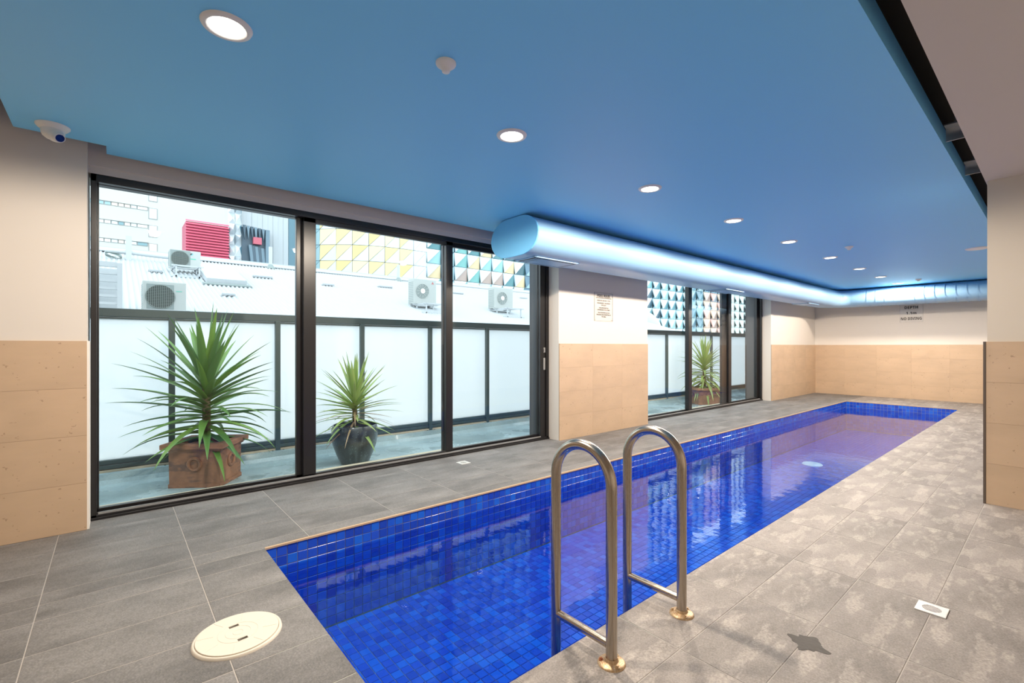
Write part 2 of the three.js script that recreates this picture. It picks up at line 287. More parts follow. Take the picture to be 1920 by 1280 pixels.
// ---------------------------------------------------------------- air duct (flat oval), swept along the window wall and round the corner
{
  const d = thing('air_duct', 'pale blue flat oval air duct running along the windows and round to the end wall', 'duct');
  const R = .190, RX = .25, HW = .104, cx = -3.525, cy = CEIL - .008 - R, cz = -12.81, rc = .48;
  const prof = [], N = 14;
  for (let i = 0; i <= N; i++) { const a = -Math.PI / 2 + Math.PI * i / N; prof.push([HW + RX * Math.cos(a), R * Math.sin(a)]); }
  for (let i = 0; i <= N; i++) { const a = Math.PI / 2 + Math.PI * i / N; prof.push([-HW + RX * Math.cos(a), R * Math.sin(a)]); }
  const path = [];   // [x, z, side direction x, z]
  for (let i = 0; i <= 12; i++) path.push([cx, -3.022 + (cz + rc + 3.022) * i / 12, 1, 0]);
  for (let i = 1; i <= 12; i++) { const a = Math.PI / 2 * i / 12; path.push([cx + rc - rc * Math.cos(a), cz + rc - rc * Math.sin(a), Math.cos(a), Math.sin(a)]); }
  for (let i = 1; i <= 8; i++) path.push([cx + rc + (XR - .02 - cx - rc) * i / 8, cz, 0, 1]);
  const sweep = (pts, k = 1, cap = false) => {
    const pos = [], idx = [], n = prof.length;
    for (const [x, z, sx, sz] of pts) for (const [a, b] of prof) { const aa = Math.sign(a) * HW + (a - Math.sign(a) * HW) * k; pos.push(x + sx * aa, cy + b * k, z + sz * aa); }
    for (let i = 0; i + 1 < pts.length; i++) for (let j = 0; j < n; j++) { const p = i * n + j, q = i * n + (j + 1) % n; idx.push(p, p + n, q, q, p + n, q + n); }
    const g = new THREE.BufferGeometry(); g.setAttribute('position', new THREE.Float32BufferAttribute(pos, 3)); g.setIndex(idx); g.computeVertexNormals(); return g;
  };
  mesh('casing', sweep(path), M.ductBlue, d);
  const capS = new THREE.Shape(prof.map(a => new THREE.Vector2(...a))), cg = new THREE.ExtrudeGeometry(capS, { depth: .012, bevelEnabled: true, bevelSize: .003, bevelThickness: .003, bevelSegments: 2 }); cg.translate(cx, cy, -3.03);
  mesh('end_cap', cg, M.blue, d);
  for (let x = -2.75; x < .4; x += .155) mesh('seam', sweep([[x - .009, cz, 0, 1], [x - .006, cz, 0, 1], [x + .006, cz, 0, 1], [x + .009, cz, 0, 1]].map(a => a), 1.034), M.ductBlue, d);
  for (let z = -9.4; z > -12.25; z -= .12) mesh('seam', sweep([[cx, z - .006, 1, 0], [cx, z + .006, 1, 0]].reverse(), 1.012), M.ductBlue, d);
  const by = cy - R;
  for (const z of [-3.5, -7.55, -11.2]) {
    const gr = new THREE.Group(); gr.name = 'register'; d.add(gr);
    mesh('frame', [rbox(cx - .17, cx + .15, by - .008, by + .004, z - .33, z - .305, .004), rbox(cx - .17, cx + .15, by - .008, by + .004, z + .305, z + .33, .004), rbox(cx - .17, cx - .145, by - .008, by + .004, z - .33, z + .33, .004), rbox(cx + .125, cx + .15, by - .008, by + .004, z - .33, z + .33, .004)], M.ductBlue, gr);
    mesh('slot', [box(cx - .145, cx + .125, by - .006, by + .002, z - .305, z + .305)], M.dark, gr);
    mesh('blade', [box(cx - .125, cx + .100, by - .0078, by - .0062, z - .28, z + .20)], M.ductBlue, gr);
    mesh('blade', [box(cx - .125, cx + .100, by - .0078, by - .0062, z + .215, z + .235)], M.ductBlue, gr);
    mesh('blade', [box(cx - .125, cx + .100, by - .0078, by - .0062, z + .25, z + .27)], M.ductBlue, gr);
  }
}

// ---------------------------------------------------------------- downlights and ceiling fittings
for (const z of [-.345, -1.84, -3.31, -4.80, -6.29, -7.86, -9.36, -10.75, -12.12]) {
  const o = z < -12 ? thing('downlight', 'round white recessed downlight shining onto the duct at the end wall', 'downlight', [-2.165, CEIL, z]) : thing('downlight', 'round white recessed downlight glowing in the blue ceiling', 'downlight', [-2.165, CEIL, z], 0, 'downlights in a row along the blue ceiling');
  mesh('trim', new THREE.LatheGeometry([[.066, .0], [.066, -.008], [.074, -.012], [.088, -.008], [.092, 0]].map(a => new THREE.Vector2(...a)), 32), M.white, o);
  mesh('lens', new THREE.CylinderGeometry(.066, .066, .006, 32).translate(0, -.004, 0), M.lens, o);
  const l = new THREE.SpotLight(LAMP.color, LAMP.power, 0, 1.545, .12, 2); l.position.set(0, -.02, 0); l.target.position.set(0, -1, 0); l.castShadow = true; l.shadow.radius = 2.5; o.add(l, l.target);
}
for (const [x, z, r] of [[-1.805, -1.144, .046], [-1.773, -7.19, .046], [-1.775, -11.68, .046]]) {
  const o = thing('smoke_detector', 'small white conical detector fixed to the blue ceiling', 'detector', [x, CEIL, z], 0, 'small ceiling detectors');
  mesh('base', new THREE.LatheGeometry([[r, 0], [r, -.006], [r * .93, -.012], [r * .9, -.013]].map(a => new THREE.Vector2(...a)), 32), M.white, o);
  mesh('cone', new THREE.LatheGeometry([[r * .92, -.012], [r * .55, -.026], [r * .42, -.033], [r * .38, -.042], [0, -.044]].map(a => new THREE.Vector2(...a)), 32), M.white, o);
}
single('ceiling_plate', 'flat round white ceiling plate near the projecting wall end', 'ceiling plate', new THREE.LatheGeometry([[.115, CEIL], [.115, CEIL - .008], [.10, CEIL - .014], [0, CEIL - .015]].map(a => new THREE.Vector2(...a)), 36).translate(-.72, 0, -8.58), M.white);
{
  const o = thing('security_camera', 'white dome security camera with black lens at the ceiling corner', 'camera', [-3.80, CEIL, .268]);
  mesh('base', new THREE.LatheGeometry([[.076, 0], [.076, -.006], [.066, -.018], [.056, -.024], [.05, -.03]].map(a => new THREE.Vector2(...a)), 40), M.white, o);
  mesh('housing', new THREE.LatheGeometry([[.054, -.02], [.052, -.045], [.046, -.062], [.03, -.075], [0, -.08]].map(a => new THREE.Vector2(...a)), 40), M.white, o);
  const e = new THREE.Group(); e.name = 'eyeball'; o.add(e); e.position.set(.018, -.056, -.012); e.lookAt(-3.80 + 1.2, CEIL - .9, .268 - .75);
  mesh('ball', new THREE.SphereGeometry(.040, 28, 20), M.white, e);
  mesh('barrel', new THREE.CylinderGeometry(.026, .03, .02, 28).rotateX(Math.PI / 2).translate(0, 0, .036), M.white, e);
  mesh('lens', new THREE.CylinderGeometry(.021, .021, .004, 28).rotateX(Math.PI / 2).translate(0, 0, .046), M.lensDark, e);
}

// ---------------------------------------------------------------- windows
function win(n, label, z0, z1, stiles, top) {
  const w = structure('window_' + n, label, 'window'), x0 = -4.40, x1 = WIN + .045;
  mesh('frame', [rbox(x0, x1, 2.30, 2.352, z0, z1, .004), rbox(x0, x1, 0.0, .035, z0, z1, .004), rbox(x0, x1, 0, 2.352, z1 - .032, z1, .004), rbox(x0, x1, 0, 2.352, z0, z0 + .05, .004), rbox(x1 - .012, x1 + .012, 0, .018, z0, z1, .003), rbox(x1 - .03, x1 - .018, .03, .045, z0, z1, .003)], M.black, w);
  return { w, x0, x1 };
}
function sash(w, x, z0, z1, l, r, t, b) {
  const s = new THREE.Group(); s.name = 'sash'; w.add(s);
  mesh('rail', [rbox(x - .022, x + .022, t, 2.305, z0, z1, .004), rbox(x - .022, x + .022, .03, b, z0, z1, .004), rbox(x - .022, x + .022, .03, 2.305, z0, z0 + l, .004), rbox(x - .022, x + .022, .03, 2.305, z1 - r, z1, .004)], M.black, s);
  const g = new THREE.PlaneGeometry(z1 - z0 - l - r + .01, t - b + .01).rotateY(Math.PI / 2).translate(x, (t + b) / 2, (z0 + l + z1 - r) / 2);
  mesh('pane', g, M.glass, s); return s;
}
{
  const { w } = win(1, 'wide black framed sliding window with potted plants outside', -4.245, .118);
  sash(w, -4.335, -1.36, .088, .15, .012, 2.297, .062);
  sash(w, -4.285, -2.79, -1.255, .085, .105, 2.262, .064);
  sash(w, -4.335, -4.22, -2.70, .12, .085, 2.262, .066);
  mesh('closing_stile', [rbox(-4.31, -4.27, .03, 2.3, -4.245, -4.105, .004)], M.black, w);
  mesh('track', [box(-4.262, -4.258, .02, .05, -4.1, .08)], M.steelGrey, w);
  mesh('latch', [rbox(-4.27, -4.262, 1.10, 1.165, -4.185, -4.155, .003), rbox(-4.272, -4.245, 1.115, 1.15, -4.165, -4.148, .005)], M.steelGrey, w);
  mesh('pull_handle', [rbox(-4.27, -4.255, .88, 1.035, -4.180, -4.148, .007)], M.steelGrey, w);
}
{
  const { w } = win(2, 'black framed sliding window between the two far wall piers', -10.82, -6.17);
  sash(w, -4.335, -7.86, -6.2, .11, .05, 2.297, .062);
  sash(w, -4.285, -9.36, -7.72, .12, .11, 2.262, .064);
  sash(w, -4.335, -10.80, -9.06, .12, .26, 2.262, .066);
  mesh('track', [box(-4.262, -4.258, .02, .05, -10.7, -6.2)], M.steelGrey, w);
}

// ---------------------------------------------------------------- pool ladder rails
for (const [z, lab] of [[-1.413, 'polished steel grab rail at the pool edge with a brown rusted bolt in its flange'], [-1.909, 'polished steel grab rail at the pool edge nearer the far end wall']]) {
  const o = thing('grab_rail', lab, 'grab rail', [-1.088, 0, z], 0, 'grab rails of the pool ladder');
  const r = .0212, a = .1435, top = .648, pts = [];
  const cp = new THREE.CurvePath(); cp.add(new THREE.LineCurve3(V(0, .004, 0), V(0, top, 0)));
  for (let i = 0; i < 16; i++) { const f = k => V(-a + a * Math.cos(Math.PI * k / 16), top + a * Math.sin(Math.PI * k / 16), 0); cp.add(new THREE.LineCurve3(f(i), f(i + 1))); }
  cp.add(new THREE.LineCurve3(V(-2 * a, top, 0), V(-2 * a, BOTTOM + .02, 0)));
  class Rail extends THREE.Curve { getPoint(t) { const L = top + Math.PI * a + (top - BOTTOM - .02), s = t * L; if (s < top) return V(0, .004 + s * (top - .004) / top, 0); const u = s - top; if (u < Math.PI * a) { const k = u / a; return V(-a + a * Math.cos(k), top + a * Math.sin(k), 0); } return V(-2 * a, top - (u - Math.PI * a), 0); } }
  mesh('tube', new THREE.TubeGeometry(new Rail(), 120, r, 20), M.chrome, o);
  mesh('cross_bar', rod(V(-.014, .066, 0), V(-2 * a + .014, .066, 0), .0165, 18), M.chrome, o);
  const f = new THREE.Group(); f.name = 'flange'; o.add(f);
  mesh('plate', new THREE.LatheGeometry([[.0215, .012], [.03, .012], [.046, .008], [.051, .004], [.052, 0]].map(p => new THREE.Vector2(...p)), 36), M.brass, f);
  mesh('collar', new THREE.LatheGeometry([[.0215, .022], [.0245, .018], [.027, .010]].map(p => new THREE.Vector2(...p)), 30), M.brass, f);
  for (let k = 0; k < 3; k++) { const t = .35 + k * 2.094 + (z < -1.6 ? .3 : 0), x = .0385 * Math.cos(t), zz = .0385 * Math.sin(t); mesh('bolt', [cyl(.0085, .0085, .004, x, .008, zz, 14), cyl(.0055, .005, .005, x, .012, zz, 6)], k === 1 && z > -1.6 ? M.rust : M.brass, f); }
}

// ---------------------------------------------------------------- floor fittings
{
  const o = thing('access_cover', 'round cream plastic access lid with two lifting slots set in the deck', 'access cover', [-2.182, 0, -.388], .1);
  mesh('ring', new THREE.LatheGeometry([[.148, .002], [.149, .009], [.153, .011], [.159, .008], [.161, 0]].map(p => new THREE.Vector2(...p)), 64), M.cream, o);
  const s = new THREE.Shape(); s.absarc(0, 0, .1465, 0, Math.PI * 2, false);
  for (const x of [-.058, .058]) { const h = new THREE.Path(); h.moveTo(x - .0095, -.019); h.lineTo(x + .0095, -.019); h.lineTo(x + .0095, .019); h.lineTo(x - .0095, .019); s.holes.push(h); }
  mesh('lid', new THREE.ExtrudeGeometry(s, { depth: .009, bevelEnabled: true, bevelSize: .0012, bevelThickness: .0012, bevelSegments: 2, curveSegments: 64 }).rotateX(-Math.PI / 2).translate(0, .003, 0), M.cream, o);
  mesh('well', cyl(.147, .147, .002, 0, .0004, 0, 48), M.dark, o);
  const ribs = []; for (const rad of [.018, .045, .072]) ribs.push(new THREE.TorusGeometry(rad, .0009, 6, 60).rotateX(Math.PI / 2).translate(0, .0132, 0));
  for (let k = 0; k < 8; k++) { const a = k * Math.PI / 4 + .4; ribs.push(rod(V(.088 * Math.cos(a), .0132, .088 * Math.sin(a)), V(.143 * Math.cos(a), .0132, .143 * Math.sin(a)), .0009, 6)); }
  mesh('moulded_ribs', ribs, M.cream, o);
}
function drain(x, z, label) {
  const o = thing('floor_drain', label, 'floor drain', [x, 0, z]), h = .052, hw = .034;
  const s = new THREE.Shape([[-h, -h], [h, -h], [h, h], [-h, h]].map(p => new THREE.Vector2(...p))), c = new THREE.Path(); c.absarc(0, 0, hw, 0, Math.PI * 2, true); s.holes.push(c);
  mesh('frame', new THREE.ExtrudeGeometry(s, { depth: .003, bevelEnabled: true, bevelSize: .001, bevelThickness: .001, bevelSegments: 1, curveSegments: 32 }).rotateX(-Math.PI / 2).translate(0, .0005, 0), M.steelLight, o);
  mesh('well', cyl(hw, hw, .001, 0, .0003, 0, 32), M.dark, o);
  for (let k = -3; k <= 3; k++) { const a = k * .0098, l = Math.sqrt(Math.max(0, hw * hw - a * a)); mesh('bar', box(-l, l, .001, .0035, a - .0018, a + .0018), M.steelLight, o); }
}
M.steelLight = S({ color: rgb(.75, .74, .71), metalness: .35, roughness: .4 });
drain(-.379, -2.795, 'square metal floor drain with round slotted grate on the open deck');
drain(-3.932, -2.70, 'square metal floor drain on the deck beside the window');
{
  const pts = []; for (let k = 0; k < 48; k++) { const a = k / 48 * Math.PI * 2, q = .034 + .022 * fbm(k * .45, 3, 256, 4) + .030 * Math.pow(Math.abs(Math.cos(a * 2 + .25)), 8) * (.5 + .5 * vnoise(k * .2, 9, 256)); pts.push(new THREE.Vector2(q * Math.cos(a) * 1.15, q * Math.sin(a))); }
  single('water_puddle', 'small dark wet patch on the deck joint', 'puddle', new THREE.ExtrudeGeometry(new THREE.Shape(pts), { depth: .0008, bevelEnabled: false }).rotateX(-Math.PI / 2).translate(-.655, .0002, -2.10), P({ color: rgb(.035, .028, .023), roughness: .5, specularIntensity: .35, bumpMap: T.deckBump, bumpScale: .002 }));
}

// ---------------------------------------------------------------- signs
const font = await new FontLoader().loadAsync('fonts/droid/droid_sans_bold.typeface.json');
function lettering(text, size, maxW) {
  const g = new THREE.ShapeGeometry(font.generateShapes(text, size), 4); g.computeBoundingBox(); const b = g.boundingBox, w = b.max.x - b.min.x, k = maxW && w > maxW ? maxW / w : 1;
  g.translate(-(b.min.x + b.max.x) / 2, 0, 0); g.scale(k, 1, 1); return g;
}
function sign(o, w, h, lines, rule, border) {   // faces +z in its own axes, origin at its lower middle
  mesh('sheet', new THREE.PlaneGeometry(w, h).translate(0, h / 2, .004), M.acrylic, o);
  for (const [t, size, y, mw] of lines) mesh('lettering', lettering(t, size, mw).translate(0, y, .005), M.ink, o);
  if (rule) mesh('underline', box(-w * .42, w * .42, rule, rule + .006, .0048, .0055), M.ink, o);
  for (const sx of [-1, 1]) for (const y of [.018, h - .018]) mesh('screw', cyl(.005, .005, .004, 0, 0, 0, 12).rotateX(Math.PI / 2).translate(sx * (w / 2 - .018), y, .004), M.steelGrey, o);
  const e = .0012; mesh('edge', [box(-w / 2, -w / 2 + e * border, 0, h, .0, .0045), box(w / 2 - e, w / 2, 0, h, 0, .0045), box(-w / 2, w / 2, 0, e, 0, .0045), box(-w / 2, w / 2, h - e, h, 0, .0045)], M.signEdge, o);
}
{
  const o = thing('pool_rules_sign', 'clear acrylic sign lettered POOL RULES on the pier between the windows', 'sign', [WX + .001, 1.525, -5.12], Math.PI / 2);
  const L = .33; sign(o, .395, .385, [['POOL RULES', .036, .325, .27], ['HOURS OF USE 6AM - 11PM', .0155, .272, L], ['NO RUNNING - NO DIVING', .0155, .236, L], ['NO GLASS', .0155, .209, L], ['CHILDREN MUST BE', .0155, .172, L], ['SUPERVISED AT ALL TIMES', .0155, .145, L], ['ONLY RESIDENTS OF THE', .0155, .106, L], ['BUILDING ARE PERMITTED IN', .0155, .079, .34], ['THE AREA', .0155, .052, L]], .311, 3);
  const d = thing('depth_sign', 'clear acrylic sign lettered DEPTH 1.1m NO DIVING on the end wall', 'sign', [-2.19, 1.72, ZEND + .001]);
  sign(d, .40, .42, [['DEPTH', .062, .30, .23], ['1.1m', .058, .175, .19], ['NO DIVING', .062, .05, .36]], 0, 1);
}

// ---------------------------------------------------------------- terrace outside
{
  const t = structure('terrace_floor', 'wet blue-grey membrane terrace floor outside the windows', 'terrace');
  const fl = new THREE.PlaneGeometry(1.3, 17.5); { const uv = fl.attributes.uv; for (let i = 0; i < uv.count; i++) uv.setXY(i, uv.getX(i) * 1.3, uv.getY(i) * 17.5); } fl.rotateX(-Math.PI / 2).translate(-5.0, -.08, -5.6);
  const cove = []; const cs = new THREE.Shape([[0, 0], [.06, .012], [.10, .045], [.12, .095], [.30, .10], [.30, -.1], [0, -.1]].map(p => new THREE.Vector2(p[0], p[1])));
  const cg = new THREE.ExtrudeGeometry(cs, { depth: 17.5, bevelEnabled: false }); cg.rotateY(Math.PI).translate(-5.52, -.08, 3.15);
  mesh('membrane', [fl, cg, box(-5.65, -4.35, -.4, -.082, -14.35, 3.15)], M.membrane, t);
  mesh('kerb', [box(-6.05, -5.70, -.5, .035, -14.35, 3.15)], M.kerb, t);
  const wl = structure('wall_terrace', 'dark wall closing the end of the terrace', 'wall');
  mesh('wall', [box(-5.70, -4.6, -.5, 3.3, -13.95, -13.62)], S({ color: rgb(.045, .05, .06), roughness: .5 }), wl);
  mesh('pilaster', [box(-5.25, -5.0, -.08, 3.3, -13.62, -13.58)], S({ color: rgb(.10, .15, .16), roughness: .4 }), wl);
}
{
  const b = thing('glass_balustrade', 'frosted glass balustrade with dark steel posts along the terrace', 'balustrade', [-5.75, 0, 0]);
  const zs = [1.52, .54, -.44, -1.405, -2.385, -3.365, -4.365, -5.42, -6.42, -7.42, -8.42, -9.40, -10.42, -11.45, -12.45, -13.46];
  mesh('top_rail', [rbox(-.03, .035, 1.455, 1.535, -13.6, 2.5, .006), rbox(-.02, .025, 1.435, 1.452, -13.6, 2.5, .003)], M.railSteel, b);
  mesh('bottom_rail', [rbox(-.025, .03, .085, .125, -13.6, 2.5, .005), rbox(-.028, .034, .042, .080, -13.6, 2.5, .005)], M.railSteel, b);
  for (const z of zs) {
    const p = mesh('post', [rbox(.006, .056, -.055, 1.46, z - .026, z + .026, .005)], M.railSteel, b);
    for (const s of [-1, 1]) mesh('bolt', cyl(.010, .010, .018, 0, 0, 0, 10).rotateZ(-Math.PI / 2).translate(.05, .012, z + s * .055), M.railSteel, p);
  }
  for (let i = 0; i + 1 < zs.length; i++) mesh('glass_panel', box(-.012, -.004, .122, 1.44, zs[i + 1] + .004, zs[i] - .004), M.frosted, b);
}

// ---------------------------------------------------------------- yuccas in pots
function leaf(dir, len, width, droop, fold) {   // blade from the origin; dir: start direction, bends down by droop
  const n = 9, side = V(-dir.z, 0, dir.x); if (side.length() < .05) side.set(1, 0, 0); side.normalize();
  const pos = [], idx = []; let p = V(0, 0, 0), d = dir.clone().normalize();
  for (let i = 0; i <= n; i++) {
    const t = i / n, up = side.clone().cross(d).normalize(); if (up.y < 0) up.negate();
    const w = width * Math.pow(Math.sin(Math.PI * (.13 + .87 * t) ** .75), .85) * (1 - .25 * t) + .0006;
    const e = up.clone().multiplyScalar(w * fold);
    pos.push(...p.clone().addScaledVector(side, w).add(e).toArray(), ...p.toArray(), ...p.clone().addScaledVector(side, -w).add(e).toArray());
    p = p.clone().addScaledVector(d, len / n); d.y -= droop / n * (.4 + 1.2 * t); d.normalize();
  }
  for (let i = 0; i < n; i++) { const a = i * 3, b = a + 3; idx.push(a, b, a + 1, a + 1, b, b + 1, a + 1, b + 1, a + 2, a + 2, b + 1, b + 2); }
  const g = new THREE.BufferGeometry(); g.setAttribute('position', new THREE.Float32BufferAttribute(pos, 3)); g.setIndex(idx); g.computeVertexNormals(); return g;
}
function yucca(name, label, at, o) {
  seed = o.seed; const y = thing(name, label, 'plant', at);
  const lean = o.lean ?? [0, 0], st = h => V(lean[0] * h, h, lean[1] * h);
  mesh('stem', new THREE.TubeGeometry(new THREE.CatmullRomCurve3([st(-.05), st(o.h0 * .5), st((o.h0 + o.h1) / 2), st(o.h1)]), 12, o.r, 10), M.stem, y);
  for (let i = 0; i < o.n; i++) {
    const t = i / (o.n - 1), az = i * 2.39996 + rr(-.25, .25), h = o.h0 + (o.h1 - o.h0) * Math.pow(t, .8);
    let el = o.el0 + (o.el1 - o.el0) * Math.pow(t, o.pow ?? 1.5) + rr(-.14, .14);
    const dir = V(Math.cos(az) * Math.cos(el), Math.sin(el), Math.sin(az) * Math.cos(el));
    let len = o.len * rr(.82, 1.1) * (1 - .12 * Math.abs(t - .5));
    const reach = len * Math.cos(el); if (dir.x < 0) len *= Math.min(1, o.back / Math.max(.01, reach * Math.abs(Math.cos(az)))); else len *= Math.min(1, o.front / Math.max(.01, reach * Math.abs(Math.cos(az))));
    const kind = o.dry && t < .4 && rnd() < o.dry ? 'dry' : o.mats;
    const m = mesh('leaf', leaf(dir, len, o.w * rr(.8, 1.1) * (kind === 'dry' ? .55 : 1), (o.droop * (1 - t) + .12) * rr(.5, 1.5), rr(.3, .7)), pick(leafMats[kind]), y);
    m.position.copy(st(h)).addScaledVector(V(Math.cos(az), 0, Math.sin(az)), o.r * .7);
  }
}
function squarePot(label, at, turn, a, b, h) {
  const o = thing('terracotta_planter', label, 'planter', at, turn), A = a / 2, B = b / 2, t = .03;
  const body = (k, y0, y1, k2) => { const s = (u, v) => [[-u, -v], [u, -v], [u, v], [-u, v]], g = new THREE.BufferGeometry(), lo = s(A * k, B * k), hi = s(A * k2, B * k2), pos = [], uv = []; for (let i = 0; i < 4; i++) { const j = (i + 1) % 4, q = [[lo[i][0], y0, lo[i][1]], [lo[j][0], y0, lo[j][1]], [hi[j][0], y1, hi[j][1]], [hi[i][0], y1, hi[i][1]]]; for (const n of [0, 2, 1, 0, 3, 2]) { pos.push(...q[n]); uv.push((n === 0 || n === 3 ? 0 : 1) * a + i * .3, q[n][1]); } } g.setAttribute('position', new THREE.Float32BufferAttribute(pos, 3)); g.setAttribute('uv', new THREE.Float32BufferAttribute(uv, 2)); g.computeVertexNormals(); return g; };
  mesh('body', [body(.97, 0, .035, .97), body(.94, .035, h - .05, .96), box(-A * .94, A * .94, .0, .036, -B * .94, B * .94)], M.terracotta, o);
  const rim = new THREE.Shape([[-A - t, -B - t], [A + t, -B - t], [A + t, B + t], [-A - t, B + t]].map(p => new THREE.Vector2(...p))), hole = new THREE.Path([[-A + .035, -B + .035], [-A + .035, B - .035], [A - .035, B - .035], [A - .035, -B + .035]].map(p => new THREE.Vector2(...p))); rim.holes.push(hole);
  mesh('rim', new THREE.ExtrudeGeometry(rim, { depth: .032, bevelEnabled: true, bevelSize: .008, bevelThickness: .008, bevelSegments: 3 }).rotateX(-Math.PI / 2).translate(0, h - .045, 0), M.terracotta, o);
  mesh('moulding', [rbox(-A - .008, A + .008, h - .075, h - .05, -B - .008, B + .008, .008)], M.terracotta, o);
  for (const [x, z, r] of [[A * .955, 0, Math.PI / 2], [-A * .955, 0, -Math.PI / 2], [0, B * .955, 0], [0, -B * .955, Math.PI]]) { const m = mesh('ring_ornament', new THREE.TorusGeometry(.052, .014, 10, 28), M.terracotta, o); m.position.set(x, h * .52, z); m.rotation.y = r; }
  mesh('soil', box(-A + .03, A - .03, h - .09, h - .06, -B + .03, B - .03), M.soil, o);
  return o;
}
const TY = -.08;
squarePot('square terracotta planter with ring ornaments turned corner-on behind the left window pane', [-5.165, TY, -.66], Math.atan2(.58, .81) * -1 + Math.PI, .40, .455, .40);
yucca('yucca_plant', 'tall dense yucca with long dark green sword leaves in the corner-on square planter', [-5.165, TY + .34, -.66], { seed: 11, h0: .04, h1: .66, r: .034, n: 92, len: .68, w: .035, el0: -.12, el1: 1.45, pow: 1.5, droop: .9, back: .47, front: .66, mats: 'green' });
{
  const o = thing('glazed_pot', 'round dark speckled glazed pot standing on the wet terrace', 'pot', [-4.99, TY, -2.0]);
  mesh('body', new THREE.LatheGeometry([[0, 0], [.135, 0], [.15, .01], [.19, .10], [.225, .20], [.243, .30], [.240, .37], [.228, .408], [.222, .414], [.212, .408], [.214, .36]].map(p => new THREE.Vector2(...p)), 48), M.glaze, o);
  mesh('soil', cyl(.21, .21, .01, 0, .365, 0, 32), M.soil, o);
}
yucca('yucca_plant', 'smaller yellow green yucca with dry brown lower leaves in the round glazed pot', [-4.99, TY + .37, -2.0], { seed: 23, h0: .02, h1: .36, r: .026, n: 78, len: .50, w: .025, el0: -.25, el1: 1.45, pow: 1.4, droop: .5, back: .5, front: .55, mats: 'yellow', dry: .5 });
squarePot('square terracotta planter with ring ornaments standing flat behind the far window', [-5.12, TY, -9.93], Math.PI / 2 - .65, .50, .50, .36);
yucca('yucca_plant', 'pale green drooping yucca in the square planter behind the far window', [-5.12, TY + .30, -9.93], { seed: 37, h0: .04, h1: .68, r: .034, n: 96, len: .58, w: .032, el0: -.5, el1: 1.45, pow: 1.2, droop: 1.6, back: .5, front: .62, mats: 'yellow' });

// ---------------------------------------------------------------- neighbouring roof and what stands on it
const roofY = x => 1.3 + .2976 * (-8.5 - x);
{
  const n = thing('neighbour_building', 'low neighbouring building under a white corrugated metal roof', 'roof');  // neighbouring building: roof sheet, ridge cap and walls
  const z0 = -17.6, z1 = 2.6, pitch = .09, seg = 6, nz = Math.round((z1 - z0) / pitch) * seg, pos = [], idx = [];
  for (let i = 0; i <= nz; i++) { const z = z0 + (z1 - z0) * i / nz, h = .019 * Math.cos(2 * Math.PI * i / seg); for (const x of [-8.4, -17.05]) pos.push(x, roofY(x) + h, z); }
  for (let i = 0; i < nz; i++) { const a = i * 2; idx.push(a, a + 2, a + 1, a + 1, a + 2, a + 3); }
  const g = new THREE.BufferGeometry(); g.setAttribute('position', new THREE.Float32BufferAttribute(pos, 3)); g.setIndex(idx); g.computeVertexNormals();
  mesh('roof_sheet', g, M.sheet, n);
  const cap = box(-.34, .34, -.012, .012, z0 - .05, z1 + .05); cap.rotateZ(-.2893); cap.translate(-16.9, roofY(-16.9) + .035, 0);
  mesh('ridge_cap', [cap, box(-17.35, -17.15, 3.2, roofY(-17.2) + .06, z0, z1)], M.sheet, n);
  const wl = box(-17.3, -8.6, -6, 1.2, z0 + .1, z1 - .1);
  mesh('wall', [wl, box(-17.3, -17.1, -6, 3.8, z0 + .1, z1 - .1)], M.sheet, n);
}
function fanGrille(parent, cy, cz, r, n, style) {
  const g = new THREE.Group(); g.name = 'fan'; parent.add(g);
  mesh('shroud', new THREE.CylinderGeometry(r, r, .01, 36).rotateZ(Math.PI / 2).translate(.004, cy, cz), style === 'spoke' ? M.acGrey : S({ color: rgb(.03, .04, .035), roughness: .7 }), g);
  const bars = [];
  if (style === 'spoke') { for (let k = 0; k < 12; k++) { const a = k * Math.PI / 6; bars.push(rod(V(.014, cy, cz), V(.014, cy + r * Math.sin(a), cz + r * Math.cos(a)), .006, 5)); } for (const q of [1, .8, .6]) bars.push(new THREE.TorusGeometry(r * q, .006, 5, 30).rotateY(Math.PI / 2).translate(.014, cy, cz)); mesh('hub', new THREE.CylinderGeometry(r * .34, r * .36, .02, 24).rotateZ(Math.PI / 2).translate(.016, cy, cz), M.white, g); }
  else { for (let k = -n; k <= n; k++) { const o = k / (n + .5) * r, l = Math.sqrt(r * r - o * o); bars.push(box(.012, .018, cy + o - .0035, cy + o + .0035, cz - l, cz + l), box(.012, .018, cy - l, cy + l, cz + o - .0035, cz + o + .0035)); } bars.push(new THREE.TorusGeometry(r, .007, 5, 36).rotateY(Math.PI / 2).translate(.013, cy, cz)); }
  mesh('grille', bars, style === 'spoke' ? M.acBody : S({ color: rgb(.22, .25, .23), roughness: .6 }), g);
}
